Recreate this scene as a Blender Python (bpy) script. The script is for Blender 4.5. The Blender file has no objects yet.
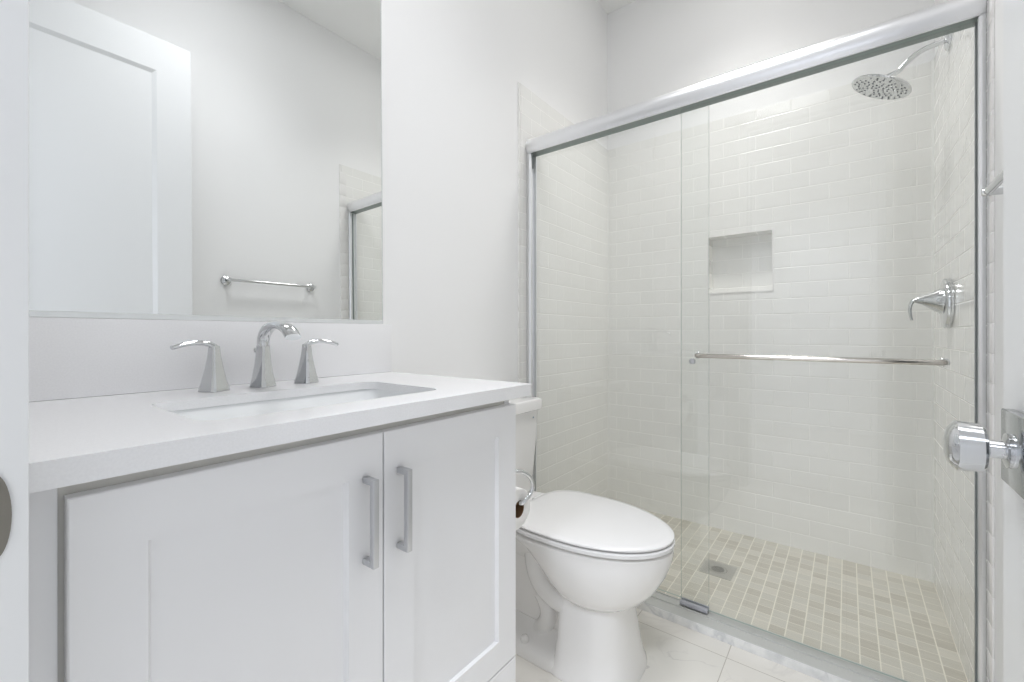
import bpy, bmesh, math
from mathutils import Vector, Matrix, noise as mnoise
S = bpy.context.scene
COL = S.collection
R = math.radians

# ------------------------------------------------------------------ camera
CAM_H = 1.002
cd = bpy.data.cameras.new('camera')
cd.sensor_fit = 'HORIZONTAL'; cd.sensor_width = 36.0
cd.lens = 36.0 * 437.4 / 1024.0
cd.shift_y = -(341.0 - 333.5) / 1024.0
cd.clip_start = 0.005
cam = bpy.data.objects.new('camera', cd)
cam.location = (0, 0, CAM_H)
cam.rotation_euler = (R(90), 0, R(37.47))
COL.objects.link(cam); S.camera = cam

# ------------------------------------------------------------------ world / exposure
w = bpy.data.worlds.new('world'); S.world = w; w.use_nodes = True
w.node_tree.nodes['Background'].inputs[0].default_value = (0.8, 0.88, 1, 1)
w.node_tree.nodes['Background'].inputs[1].default_value = 0.3
S.view_settings.view_transform = 'Standard'
try: S.view_settings.look = 'None'
except Exception: pass
S.view_settings.gamma = 1.0
S.view_settings.use_curve_mapping = False
S.view_settings.exposure = 0.16
S.cycles.use_denoising = True
S.cycles.max_bounces = 16; S.cycles.diffuse_bounces = 8; S.cycles.glossy_bounces = 8
S.cycles.transparent_max_bounces = 24
S.cycles.caustics_reflective = False; S.cycles.caustics_refractive = False

BATH_LIGHT_W, SHOWER_LIGHT_W, HALL_LIGHT_W = 5.1, 4.6, 31.0
WARM = (1.0, 0.985, 0.955); NEUTRAL = (0.965, 0.973, 1.0); COOL = (0.86, 0.905, 1.0)

# ------------------------------------------------------------------ main dimensions (metres)
XL, XR = -1.1373, 0.2763          # tile faces of the left and right shower walls
PL, PR = XL - 0.006, XR + 0.004   # painted wall faces
YC, YB = 1.545, 2.429             # curb front, back wall
YF = 0.0305                       # inner face of the front (door) wall
YH = -0.085                       # hall face of the front wall
ZC = 2.92                         # ceiling
ZT = 2.10                         # top of shower tile
JX0, JX1 = -0.52, 0.172           # door opening
DOOR_TOP = 2.335
HC, TC, TSL = 0.883, 0.0275, 0.018            # counter top, thickness
HALL = (-1.7, 1.5, -2.3)          # hall x0, x1, y0

# ------------------------------------------------------------------ materials
def new_mat(name):
    m = bpy.data.materials.new(name); m.use_nodes = True
    return m, m.node_tree, m.node_tree.nodes['Principled BSDF']
def setp(b, col=None, rough=None, metal=None, ior=None, coat=None):
    if col is not None: b.inputs['Base Color'].default_value = (*col, 1)
    if rough is not None: b.inputs['Roughness'].default_value = rough
    if metal is not None: b.inputs['Metallic'].default_value = metal
    if ior is not None: b.inputs['IOR'].default_value = ior
    if coat is not None: b.inputs['Coat Weight'].default_value = coat
def noise_bump(nt, b, scale, strength, dist=0.001, detail=3):
    tc = nt.nodes.new('ShaderNodeTexCoord')
    n = nt.nodes.new('ShaderNodeTexNoise'); n.inputs['Scale'].default_value = scale
    n.inputs['Detail'].default_value = detail
    nt.links.new(tc.outputs['Object'], n.inputs['Vector'])
    bp = nt.nodes.new('ShaderNodeBump'); bp.inputs['Strength'].default_value = strength
    bp.inputs['Distance'].default_value = dist
    nt.links.new(n.outputs['Fac'], bp.inputs['Height'])
    nt.links.new(bp.outputs['Normal'], b.inputs['Normal'])
    return n
def simple(name, col, rough=0.5, metal=0.0, bump=None, coat=None):
    m, nt, b = new_mat(name); setp(b, col, rough, metal, coat=coat)
    if bump: noise_bump(nt, b, *bump)
    return m
M = {}
M['paint'] = simple('wall paint', (0.88, 0.88, 0.88), 0.55, bump=(260, 0.12, 0.0006))
M['ceiling'] = simple('ceiling paint', (0.91, 0.91, 0.90), 0.8, bump=(180, 0.1, 0.0006))
M['trim'] = simple('semi gloss trim paint', (0.83, 0.84, 0.845), 0.32, bump=(60, 0.03, 0.0005))
M['cabinet'] = simple('white cabinet lacquer', (0.83, 0.83, 0.84), 0.38, bump=(90, 0.02, 0.0004))
M['gap'] = simple('cabinet frame with gap shade', (0.66, 0.65, 0.61), 0.6, bump=(80, 0.03, 0.0004))  # shade of the gap under the counter put into the frame colour
M['porcelain'] = simple('white porcelain', (0.83, 0.82, 0.805), 0.09, bump=(12, 0.01, 0.001))
M['seatplastic'] = simple('white seat plastic', (0.79, 0.785, 0.78), 0.2, bump=(20, 0.01, 0.001))
M['basin'] = simple('white basin ceramic', (0.87, 0.885, 0.89), 0.08, bump=(12, 0.01, 0.001))
M['chrome'] = simple('polished chrome', (0.66, 0.67, 0.68), 0.05, 1.0, bump=(30, 0.01, 0.0005))
M['chrome_pull'] = simple('satin nickel pull', (0.60, 0.61, 0.63), 0.30, 1.0, bump=(200, 0.03, 0.0003))
M['alum'] = simple('brushed aluminium', (0.84, 0.845, 0.86), 0.30, 1.0)
M['chrome_dark_refl'] = simple('chrome with painted dark reflection', (0.50, 0.52, 0.54), 0.12, 1.0, bump=(30, 0.01, 0.0005))  # chrome darkened in base colour to stand for a dark reflection
M['warmnickel'] = simple('polished nickel', (0.60, 0.57, 0.53), 0.10, 1.0, bump=(30, 0.01, 0.0005))
M['alum_in'] = simple('aluminium channel inside', (0.30, 0.34, 0.33), 0.45, 0.6, bump=(80, 0.05, 0.0004))
M['gasket'] = simple('grey glazing gasket', (0.22, 0.24, 0.24), 0.5, bump=(80, 0.05, 0.0004))
M['nickel'] = simple('aged nickel strike', (0.24, 0.225, 0.195), 0.35, 1.0, bump=(140, 0.06, 0.0004))
M['steel'] = simple('brushed steel', (0.62, 0.61, 0.58), 0.35, 1.0, bump=(220, 0.05, 0.0004))
M['dark'] = simple('painted drain hole shade', (0.06, 0.06, 0.055), 0.6, bump=(60, 0.05, 0.0004))  # disc colour stands for the shade down the drain hole
M['nozzle'] = simple('grey silicone nozzle', (0.20, 0.21, 0.22), 0.6, bump=(60, 0.05, 0.0004))
M['headface'] = simple('pale shower face', (0.74, 0.75, 0.75), 0.25, 0.35, bump=(60, 0.02, 0.0004))
M['paper'] = simple('tissue paper', (0.88, 0.87, 0.85), 0.95, bump=(300, 0.25, 0.0008))
M['card'] = simple('brown cardboard', (0.20, 0.115, 0.055), 0.9, bump=(200, 0.15, 0.0006))
M['badge'] = simple('blue grey mark', (0.12, 0.22, 0.32), 0.4, bump=(60, 0.02, 0.0004))
M['caulk'] = simple('white caulk', (0.80, 0.80, 0.78), 0.5, bump=(80, 0.05, 0.0004))
M['clearplastic'] = simple('grey translucent guide', (0.46, 0.47, 0.51), 0.3, bump=(60, 0.03, 0.0004))
M['mirror'] = simple('silvered mirror', (0.90, 0.915, 0.912), 0.0, 1.0)
M['mirror_edge'] = simple('ground mirror edge', (0.80, 0.82, 0.82), 0.25, 0.3, bump=(120, 0.04, 0.0004))
M['lens'] = None
def emit(name, col, st):
    m, nt, b = new_mat(name); setp(b, (0.9, 0.9, 0.9), 0.6)
    b.inputs['Emission Color'].default_value = (*col, 1); b.inputs['Emission Strength'].default_value = st
    return m

def glass_mat():
    m = bpy.data.materials.new('clear shower glass'); m.use_nodes = True
    nt = m.node_tree; nt.nodes.clear()
    o = nt.nodes.new('ShaderNodeOutputMaterial'); mix = nt.nodes.new('ShaderNodeMixShader')
    tr = nt.nodes.new('ShaderNodeBsdfTransparent'); gl = nt.nodes.new('ShaderNodeBsdfGlossy')
    tr.inputs['Color'].default_value = (0.990, 0.995, 0.992, 1)
    gl.inputs['Roughness'].default_value = 0.0; gl.inputs['Color'].default_value = (1, 1, 1, 1)
    lw = nt.nodes.new('ShaderNodeLayerWeight'); lw.inputs['Blend'].default_value = 0.5
    p = nt.nodes.new('ShaderNodeMath'); p.operation = 'POWER'; p.inputs[1].default_value = 5
    ma = nt.nodes.new('ShaderNodeMath'); ma.operation = 'MULTIPLY_ADD'
    ma.inputs[1].default_value = 0.96; ma.inputs[2].default_value = 0.04
    nt.links.new(lw.outputs['Facing'], p.inputs[0]); nt.links.new(p.outputs[0], ma.inputs[0])
    nt.links.new(ma.outputs[0], mix.inputs[0]); nt.links.new(tr.outputs[0], mix.inputs[1])
    nt.links.new(gl.outputs[0], mix.inputs[2]); nt.links.new(mix.outputs[0], o.inputs[0])
    return m
M['glass'] = glass_mat()
M['glass_edge'] = simple('green glass edge', (0.38, 0.46, 0.43), 0.15, bump=(90, 0.02, 0.0003))

def coords(nt, a, b, off=(0, 0)):
    """(object axis a, object axis b) -> a 2D texture vector"""
    tc = nt.nodes.new('ShaderNodeTexCoord'); sp = nt.nodes.new('ShaderNodeSeparateXYZ')
    cb = nt.nodes.new('ShaderNodeCombineXYZ')
    nt.links.new(tc.outputs['Object'], sp.inputs[0])
    for i, ax in enumerate((a, b)):
        ad = nt.nodes.new('ShaderNodeMath'); ad.operation = 'ADD'; ad.inputs[1].default_value = off[i] + 50 * 0
        nt.links.new(sp.outputs['XYZ'.index(ax)], ad.inputs[0]); nt.links.new(ad.outputs[0], cb.inputs[i])
    return cb
def brick(nt, vec, wd, ht, mortar, offset, c1, c2, cm, smooth=0.1):
    br = nt.nodes.new('ShaderNodeTexBrick')
    br.inputs['Scale'].default_value = 1.0
    br.inputs['Brick Width'].default_value = wd; br.inputs['Row Height'].default_value = ht
    br.inputs['Mortar Size'].default_value = mortar; br.inputs['Mortar Smooth'].default_value = smooth
    br.inputs['Bias'].default_value = 0.0
    br.offset = offset; br.offset_frequency = 2; br.squash = 1.0
    br.inputs['Color1'].default_value = (*c1, 1); br.inputs['Color2'].default_value = (*c2, 1)
    br.inputs['Mortar'].default_value = (*cm, 1)
    nt.links.new(vec.outputs[0], br.inputs['Vector'])
    return br
def subway(name, a, off):
    m, nt, b = new_mat(name); setp(b, rough=0.14)
    vec = coords(nt, a, 'Z', off)
    br = brick(nt, vec, 0.1455, 0.0732, 0.0015, 0.5, (0.865, 0.862, 0.84), (0.845, 0.842, 0.82), (0.93, 0.925, 0.90))
    nt.links.new(br.outputs['Color'], b.inputs['Base Color'])
    # softly pillowed tile edges: a wider smooth mortar drives the bump
    br2 = brick(nt, vec, 0.1455, 0.0732, 0.0035, 0.5, (1, 1, 1), (1, 1, 1), (0, 0, 0), 1.0)
    inv = nt.nodes.new('ShaderNodeMath'); inv.operation = 'SUBTRACT'; inv.inputs[0].default_value = 1.0
    nt.links.new(br2.outputs['Fac'], inv.inputs[1])
    ns = nt.nodes.new('ShaderNodeTexNoise'); ns.inputs['Scale'].default_value = 9; ns.inputs['Detail'].default_value = 1
    nt.links.new(vec.outputs[0], ns.inputs['Vector'])
    ad = nt.nodes.new('ShaderNodeMath'); ad.operation = 'MULTIPLY_ADD'; ad.inputs[1].default_value = 0.9
    nt.links.new(ns.outputs['Fac'], ad.inputs[0]); nt.links.new(inv.outputs[0], ad.inputs[2])
    bp = nt.nodes.new('ShaderNodeBump'); bp.inputs['Strength'].default_value = 0.55; bp.inputs['Distance'].default_value = 0.0016
    nt.links.new(ad.outputs[0], bp.inputs['Height']); nt.links.new(bp.outputs['Normal'], b.inputs['Normal'])
    mr = nt.nodes.new('ShaderNodeMath'); mr.operation = 'MULTIPLY_ADD'; mr.inputs[1].default_value = 0.5; mr.inputs[2].default_value = 0.13
    nt.links.new(br.outputs['Fac'], mr.inputs[0]); nt.links.new(mr.outputs[0], b.inputs['Roughness'])
    return m
ROWOFF = 0.0732 * 20 + 0.003
M['tile_x'] = subway('white subway tile back', 'X', (0.1455 * 20 - 0.0076, ROWOFF))
M['tile_y'] = subway('white subway tile side', 'Y', (0.1455 * 20 - YB, ROWOFF))

def mosaic():
    m, nt, b = new_mat('stone mosaic'); setp(b, rough=0.42)
    vec = coords(nt, 'X', 'Y', (0.049 * 40 - XR, 0.049 * 60 - YB))
    br = brick(nt, vec, 0.049, 0.049, 0.0011, 0.0, (0.0, 0.0, 0.0), (1, 1, 1), (0.5, 0.5, 0.5))
    col_ = brick(nt, vec, 0.049, 49.0, 0.0019, 0.0, (0, 0, 0), (1, 1, 1), (0.5, 0.5, 0.5))
    jt = nt.nodes.new('ShaderNodeMath'); jt.operation = 'MAXIMUM'
    nt.links.new(br.outputs['Fac'], jt.inputs[0]); nt.links.new(col_.outputs['Fac'], jt.inputs[1])
    br.inputs['Bias'].default_value = 0.0
    # streaks run along x inside each tile
    mp = nt.nodes.new('ShaderNodeMapping'); mp.inputs['Scale'].default_value = (10, 210, 1)
    nt.links.new(vec.outputs[0], mp.inputs[0])
    ad = nt.nodes.new('ShaderNodeVectorMath'); ad.operation = 'ADD'
    nt.links.new(mp.outputs[0], ad.inputs[0])
    sc = nt.nodes.new('ShaderNodeVectorMath'); sc.operation = 'SCALE'; sc.inputs[3].default_value = 37
    nt.links.new(br.outputs['Color'], sc.inputs[0]); nt.links.new(sc.outputs[0], ad.inputs[1])
    n = nt.nodes.new('ShaderNodeTexNoise'); n.inputs['Scale'].default_value = 1; n.inputs['Detail'].default_value = 4
    nt.links.new(ad.outputs[0], n.inputs['Vector'])
    bw = nt.nodes.new('ShaderNodeMath'); bw.operation = 'MULTIPLY_ADD'; bw.inputs[1].default_value = 0.62; bw.inputs[2].default_value = -0.14
    nt.links.new(br.outputs['Color'], bw.inputs[0])
    mx = nt.nodes.new('ShaderNodeMath'); mx.operation = 'MULTIPLY_ADD'; mx.inputs[1].default_value = 0.8
    nt.links.new(n.outputs['Fac'], mx.inputs[0]); nt.links.new(bw.outputs[0], mx.inputs[2])
    rp = nt.nodes.new('ShaderNodeValToRGB')
    e = rp.color_ramp.elements
    e[0].position = 0.12; e[0].color = (0.43, 0.40, 0.34, 1)
    e[1].position = 0.92; e[1].color = (0.61, 0.58, 0.51, 1)
    x = rp.color_ramp.elements.new(0.45); x.color = (0.52, 0.495, 0.43, 1)
    x = rp.color_ramp.elements.new(0.68); x.color = (0.545, 0.53, 0.475, 1)
    nt.links.new(mx.outputs[0], rp.inputs[0])
    mc = nt.nodes.new('ShaderNodeMix'); mc.data_type = 'RGBA'
    nt.links.new(jt.outputs[0], mc.inputs[0]); nt.links.new(rp.outputs[0], mc.inputs[6])
    mc.inputs[7].default_value = (0.76, 0.73, 0.64, 1)
    nt.links.new(mc.outputs[2], b.inputs['Base Color'])
    bp = nt.nodes.new('ShaderNodeBump'); bp.inputs['Strength'].default_value = 0.4; bp.inputs['Distance'].default_value = 0.001
    bp.invert = True
    nt.links.new(br.outputs['Fac'], bp.inputs['Height']); nt.links.new(bp.outputs['Normal'], b.inputs['Normal'])
    return m
M['mosaic'] = mosaic()

def veins(nt, src, scale, width, off=(0, 0, 0)):
    """thin wandering vein mask from the zero set of a noise"""
    mp = nt.nodes.new('ShaderNodeMapping'); mp.inputs['Location'].default_value = off
    nt.links.new(src, mp.inputs[0])
    n = nt.nodes.new('ShaderNodeTexNoise'); n.inputs['Scale'].default_value = scale
    n.inputs['Detail'].default_value = 5; n.inputs['Distortion'].default_value = 0.6
    nt.links.new(mp.outputs[0], n.inputs['Vector'])
    s = nt.nodes.new('ShaderNodeMath'); s.operation = 'SUBTRACT'; s.inputs[1].default_value = 0.5
    nt.links.new(n.outputs['Fac'], s.inputs[0])
    a = nt.nodes.new('ShaderNodeMath'); a.operation = 'ABSOLUTE'; nt.links.new(s.outputs[0], a.inputs[0])
    mr = nt.nodes.new('ShaderNodeMapRange'); mr.inputs[1].default_value = 0.0; mr.inputs[2].default_value = width
    mr.inputs[3].default_value = 1.0; mr.inputs[4].default_value = 0.0
    nt.links.new(a.outputs[0], mr.inputs[0])
    g = nt.nodes.new('ShaderNodeTexNoise'); g.inputs['Scale'].default_value = scale * 0.8; g.inputs['Detail'].default_value = 2
    nt.links.new(src, g.inputs['Vector'])
    gr = nt.nodes.new('ShaderNodeMapRange'); gr.inputs[1].default_value = 0.45; gr.inputs[2].default_value = 0.62
    nt.links.new(g.outputs['Fac'], gr.inputs[0])
    mu = nt.nodes.new('ShaderNodeMath'); mu.operation = 'MULTIPLY'
    nt.links.new(mr.outputs[0], mu.inputs[0]); nt.links.new(gr.outputs[0], mu.inputs[1])
    return mu
def marble_floor():
    m, nt, b = new_mat('marble look floor tile'); setp(b, rough=0.22)
    vec = coords(nt, 'X', 'Y', (0.294 * 20 + 0.296, 0.588 * 20 - 0.30))
    br = brick(nt, vec, 0.294, 0.588, 0.0013, 0.0, (0.79, 0.765, 0.715), (0.77, 0.75, 0.70), (0.50, 0.47, 0.42))
    tc = nt.nodes.new('ShaderNodeTexCoord')
    v1 = veins(nt, tc.outputs['Object'], 2.6, 0.010, (3.1, 0.4, 0))
    v2 = veins(nt, tc.outputs['Object'], 5.5, 0.03, (0.3, 7.4, 0))
    sm = nt.nodes.new('ShaderNodeMath'); sm.operation = 'MULTIPLY_ADD'; sm.inputs[1].default_value = 0.25
    nt.links.new(v2.outputs[0], sm.inputs[0]); nt.links.new(v1.outputs[0], sm.inputs[2])
    cl = nt.nodes.new('ShaderNodeMath'); cl.operation = 'MULTIPLY'; cl.inputs[1].default_value = 0.7; cl.use_clamp = True
    nt.links.new(sm.outputs[0], cl.inputs[0])
    mc = nt.nodes.new('ShaderNodeMix'); mc.data_type = 'RGBA'
    nt.links.new(cl.outputs[0], mc.inputs[0]); nt.links.new(br.outputs['Color'], mc.inputs[6])
    mc.inputs[7].default_value = (0.42, 0.40, 0.39, 1)
    nt.links.new(mc.outputs[2], b.inputs['Base Color'])
    bp = nt.nodes.new('ShaderNodeBump'); bp.inputs['Strength'].default_value = 0.3; bp.inputs['Distance'].default_value = 0.001; bp.invert = True
    nt.links.new(br.outputs['Fac'], bp.inputs['Height']); nt.links.new(bp.outputs['Normal'], b.inputs['Normal'])
    return m
M['floor'] = marble_floor()
def marble_curb():
    m, nt, b = new_mat('grey veined marble'); setp(b, rough=0.2)
    tc = nt.nodes.new('ShaderNodeTexCoord')
    v = veins(nt, tc.outputs['Object'], 9, 0.05, (1, 2, 3))
    n = nt.nodes.new('ShaderNodeTexNoise'); n.inputs['Scale'].default_value = 22; n.inputs['Detail'].default_value = 5
    nt.links.new(tc.outputs['Object'], n.inputs['Vector'])
    rp = nt.nodes.new('ShaderNodeValToRGB'); e = rp.color_ramp.elements
    e[0].position = 0.32; e[0].color = (0.66, 0.67, 0.67, 1); e[1].position = 0.6; e[1].color = (0.80, 0.80, 0.79, 1)
    nt.links.new(n.outputs['Fac'], rp.inputs[0])
    mc = nt.nodes.new('ShaderNodeMix'); mc.data_type = 'RGBA'
    nt.links.new(v.outputs[0], mc.inputs[0]); nt.links.new(rp.outputs[0], mc.inputs[6]); mc.inputs[7].default_value = (0.56, 0.57, 0.58, 1)
    nt.links.new(mc.outputs[2], b.inputs['Base Color'])
    return m
M['curb'] = marble_curb()
def quartz():
    m, nt, b = new_mat('white quartz'); setp(b, rough=0.2)
    tc = nt.nodes.new('ShaderNodeTexCoord')
    n = nt.nodes.new('ShaderNodeTexNoise'); n.inputs['Scale'].default_value = 350; n.inputs['Detail'].default_value = 2
    nt.links.new(tc.outputs['Object'], n.inputs['Vector'])
    rp = nt.nodes.new('ShaderNodeValToRGB'); e = rp.color_ramp.elements
    e[0].position = 0.3; e[0].color = (0.815, 0.815, 0.825, 1); e[1].position = 0.7; e[1].color = (0.85, 0.85, 0.86, 1)
    nt.links.new(n.outputs['Fac'], rp.inputs[0]); nt.links.new(rp.outputs[0], b.inputs['Base Color'])
    return m
M['quartz'] = quartz()
def brushed(m):
    nt = m.node_tree; b = nt.nodes['Principled BSDF']
    tc = nt.nodes.new('ShaderNodeTexCoord'); mp = nt.nodes.new('ShaderNodeMapping')
    mp.inputs['Scale'].default_value = (3, 400, 400)
    nt.links.new(tc.outputs['Object'], mp.inputs[0])
    n = nt.nodes.new('ShaderNodeTexNoise'); n.inputs['Scale'].default_value = 1; n.inputs['Detail'].default_value = 2
    nt.links.new(mp.outputs[0], n.inputs['Vector'])
    mr = nt.nodes.new('ShaderNodeMapRange'); mr.inputs[3].default_value = 0.24; mr.inputs[4].default_value = 0.38
    nt.links.new(n.outputs['Fac'], mr.inputs[0]); nt.links.new(mr.outputs[0], b.inputs['Roughness'])
brushed(M['alum'])

# ------------------------------------------------------------------ mesh helpers
def BM(): return bmesh.new()
def box(bm, a, b, bev=0.0, seg=2):
    x0, y0, z0 = (min(a[i], b[i]) for i in range(3)); x1, y1, z1 = (max(a[i], b[i]) for i in range(3))
    g = bmesh.ops.create_cube(bm, size=1.0)
    vs = g['verts']
    for v in vs:
        v.co = Vector(((x0 + x1) / 2 + v.co.x * (x1 - x0), (y0 + y1) / 2 + v.co.y * (y1 - y0), (z0 + z1) / 2 + v.co.z * (z1 - z0)))
    if bev > 0:
        ed = list({e for v in vs for e in v.link_edges})
        bmesh.ops.bevel(bm, geom=ed, offset=bev, segments=seg, profile=0.5, affect='EDGES')
def loft(bm, rings, cap=True, closed=True):
    """rings: lists of equal length of points"""
    vr = [[bm.verts.new(p) for p in r] for r in rings]
    n = len(rings[0])
    for i in range(len(vr) - 1):
        for j in range(n if closed else n - 1):
            k = (j + 1) % n
            try: bm.faces.new((vr[i][j], vr[i][k], vr[i + 1][k], vr[i + 1][j]))
            except ValueError: pass
    if cap:
        for r in (vr[0], vr[-1]):
            try: bm.faces.new(r)
            except ValueError: pass
    return vr
def frame(d):
    d = Vector(d).normalized()
    up = Vector((0, 0, 1)) if abs(d.z) < 0.95 else Vector((1, 0, 0))
    a = d.cross(up).normalized(); b = a.cross(d).normalized()
    return d, a, b
def lathe(bm, prof, origin, axis, n=32, cap=True):
    """prof: (distance along the axis, radius)"""
    d, a, b = frame(axis); o = Vector(origin)
    rings = []
    for t, r in prof:
        rings.append([o + d * t + (a * math.cos(2 * math.pi * j / n) + b * math.sin(2 * math.pi * j / n)) * max(r, 1e-5) for j in range(n)])
    loft(bm, rings, cap)
def sweep(bm, pts, rad, n=16, up=None, cap=True):
    """pts along a path; rad: one radius, or (wide, high) per point"""
    P = [Vector(p) for p in pts]; rings = []
    prev = None
    for i, p in enumerate(P):
        t = (P[min(i + 1, len(P) - 1)] - P[max(i - 1, 0)]).normalized()
        if up is not None: a = t.cross(Vector(up)).normalized()
        elif prev is None: a = frame(t)[1]
        else: a = (prev - t * prev.dot(t)).normalized()
        prev = a
        b = a.cross(t).normalized()
        r = rad[i] if isinstance(rad, (list, tuple)) and not isinstance(rad, float) else rad
        if not isinstance(r, (tuple, list)): r = (r, r)
        rings.append([p + a * r[0] * math.cos(2 * math.pi * j / n) + b * r[1] * math.sin(2 * math.pi * j / n) for j in range(n)])
    loft(bm, rings, cap)
def bez(p0, p1, p2, p3, n=12):
    p0, p1, p2, p3 = map(Vector, (p0, p1, p2, p3)); out = []
    for i in range(n + 1):
        t = i / n; s = 1 - t
        out.append(p0 * s**3 + p1 * 3 * s * s * t + p2 * 3 * s * t * t + p3 * t**3)
    return out
def rrect(x0, x1, y0, y1, r, z, k=6):
    pts = []
    for cx, cy, a0 in ((x1 - r, y1 - r, 0), (x0 + r, y1 - r, 90), (x0 + r, y0 + r, 180), (x1 - r, y0 + r, 270)):
        for i in range(k + 1):
            a = R(a0 + 90 * i / k); pts.append(Vector((cx + r * math.cos(a), cy + r * math.sin(a), z)))
    return pts
def prism(bm, poly, axis, t0, t1):
    """poly: 2D points in the two other axes (in xyz order), extruded along axis"""
    def mk(p, t):
        if axis == 'X': return (t, p[0], p[1])
        if axis == 'Y': return (p[0], t, p[1])
        return (p[0], p[1], t)
    loft(bm, [[mk(p, t0) for p in poly], [mk(p, t1) for p in poly]])

def obj(name, bm, mat, parent=None, root=None, smooth=35, kind=None, mats=None):
    bmesh.ops.recalc_face_normals(bm, faces=bm.faces[:])
    if root is not None:
        off = Vector(root.location)
        for v in bm.verts: v.co -= off
    me = bpy.data.meshes.new(name); bm.to_mesh(me); bm.free()
    for mm in (mats or [mat]): me.materials.append(mm)
    if smooth:
        for p in me.polygons: p.use_smooth = True
        me.set_sharp_from_angle(angle=R(smooth))
    o = bpy.data.objects.new(name, me); COL.objects.link(o)
    if parent is not None: o.parent = parent
    if kind: o['kind'] = kind
    return o
def thing(name, label, cat, loc, group=None):
    o = bpy.data.objects.new(name, None); COL.objects.link(o)
    o.location = loc; o.empty_display_size = 0.05
    o['label'] = label; o['category'] = cat
    if group: o['group'] = group
    return o
def label(o, t): o['label'] = t; return o

# ================================================================== SETTING
bm = BM(); box(bm, (PL - 0.1, YF, -0.05), (PR + 0.1, YC + 0.002, 0.0)); obj('floor', bm, M['floor'], kind='structure', smooth=0)
bm = BM(); box(bm, (XL - 0.1, YC + 0.092, -0.05), (XR + 0.1, YB + 0.1, 0.0)); obj('floor_shower', bm, M['mosaic'], kind='structure', smooth=0)
bm = BM(); box(bm, (PL - 0.1, YF - 0.1, ZC), (PR + 0.1, YB + 0.1, ZC + 0.05)); obj('ceiling', bm, M['ceiling'], kind='structure', smooth=0)
bm = BM(); box(bm, (PL - 0.1, YF - 0.115, 0), (PL, YB + 0.1, ZC)); obj('wall_left', bm, M['paint'], kind='structure', smooth=0)
bm = BM(); box(bm, (PR, YF - 0.115, 0), (PR + 0.1, YB + 0.1, ZC)); obj('wall_right', bm, M['paint'], kind='structure', smooth=0)
# back wall, open behind the niche
NX0, NX1, NZ0, NZ1 = -0.573, -0.287, 1.213, 1.500
ND = 0.085
bm = BM()
box(bm, (PL, YB + 0.006, 0), (PR, YB + 0.1, NZ0 - .004)); box(bm, (PL, YB + 0.006, NZ1 + .004), (PR, YB + 0.1, ZC))
box(bm, (PL, YB + 0.006, NZ0 - .004), (NX0 - .004, YB + 0.1, NZ1 + .004)); box(bm, (NX1 + .004, YB + 0.006, NZ0 - .004), (PR, YB + 0.1, NZ1 + .004))
obj('wall_back', bm, M['paint'], kind='structure', smooth=0)
# front wall with the doorway
bm = BM()
box(bm, (PL, YH, 0), (JX0 - 0.02, YF, ZC)); box(bm, (JX1 + 0.02, YH, 0), (PR, YF, ZC)); box(bm, (JX0 - 0.02, YH, DOOR_TOP + 0.02), (JX1 + 0.02, YF, ZC))
obj('wall_front', bm, M['paint'], kind='structure', smooth=0)
# shower tile
bm = BM(); box(bm, (PL, YC, 0), (XL, YB + 0.006, ZT)); obj('wall_shower_left', bm, M['tile_y'], kind='structure', smooth=0)
bm = BM(); box(bm, (PR, YC, 0), (XR, YB + 0.006, ZT)); obj('wall_shower_right', bm, M['tile_y'], kind='structure', smooth=0)
bm = BM()
def quad(*p): bm.faces.new([bm.verts.new(q) for q in p])
y = YB
for (x0, x1, z0, z1) in ((XL, XR, 0, NZ0), (XL, XR, NZ1, ZT), (XL, NX0, NZ0, NZ1), (NX1, XR, NZ0, NZ1)):
    box(bm, (x0, y, z0), (x1, y + 0.006, z1))
yb = YB + ND
box(bm, (NX0 - .003, yb, NZ0 - .003), (NX1 + .003, yb + .01, NZ1 + .003))
box(bm, (NX0 - .003, y + .006, NZ0 - .003), (NX0, yb, NZ1 + .003)); box(bm, (NX1, y + .006, NZ0 - .003), (NX1 + .003, yb, NZ1 + .003))
box(bm, (NX0, y + .006, NZ0 - .003), (NX1, yb, NZ0)); box(bm, (NX0, y + .006, NZ1), (NX1, yb, NZ1 + .003))
obj('wall_shower_back', bm, M['tile_x'], kind='structure', smooth=0)
# bullnose strips closing the tile at its front and top edges
bm = BM()
for (x0, x1, s) in ((PL, XL, 1), (XR, PR, -1)):
    for k in range(int(ZT / 0.0732)):
        z0 = 0.002 + k * 0.0732
        if k == 0: box(bm, (x0 + (.0012 if s < 0 else 0), YC - 0.0120, 0.001), (x1 - (.0012 if s > 0 else 0), YC - .0005, ZT))
        y1 = YC - 0.0005 if s > 0 else 1.580
        if s < 0 and z0 < .03: z0 = .0292
        box(bm, (x0 - (.0008 if s < 0 else 0), YC - 0.013, z0 + 0.0004), (x1, y1, 0.002 + k * 0.0732 + 0.0729), 0.001, 2)
obj('trim_1', bm, M['porcelain'], kind='structure')
bm = BM()      # niche border
t = 0.007
box(bm, (NX0 - t, YB - .003, NZ0 - t), (NX1 + t, YB - .0002, NZ0)); box(bm, (NX0 - t, YB - .003, NZ1), (NX1 + t, YB - .0002, NZ1 + t))
box(bm, (NX0 - t, YB - .003, NZ0), (NX0, YB - .0002, NZ1)); box(bm, (NX1, YB - .003, NZ0), (NX1 + t, YB - .0002, NZ1))
obj('trim_2', bm, M['porcelain'], kind='structure', smooth=0)
bm = BM()      # caulked inside corners of the shower
for x, s in ((XL, 1), (XR, -1)):
    prism(bm, [(x, YB), (x + s * .007, YB), (x, YB - .007)], 'Z', 0, ZT)
obj('trim_3', bm, M['caulk'], kind='structure', smooth=0)
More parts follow.
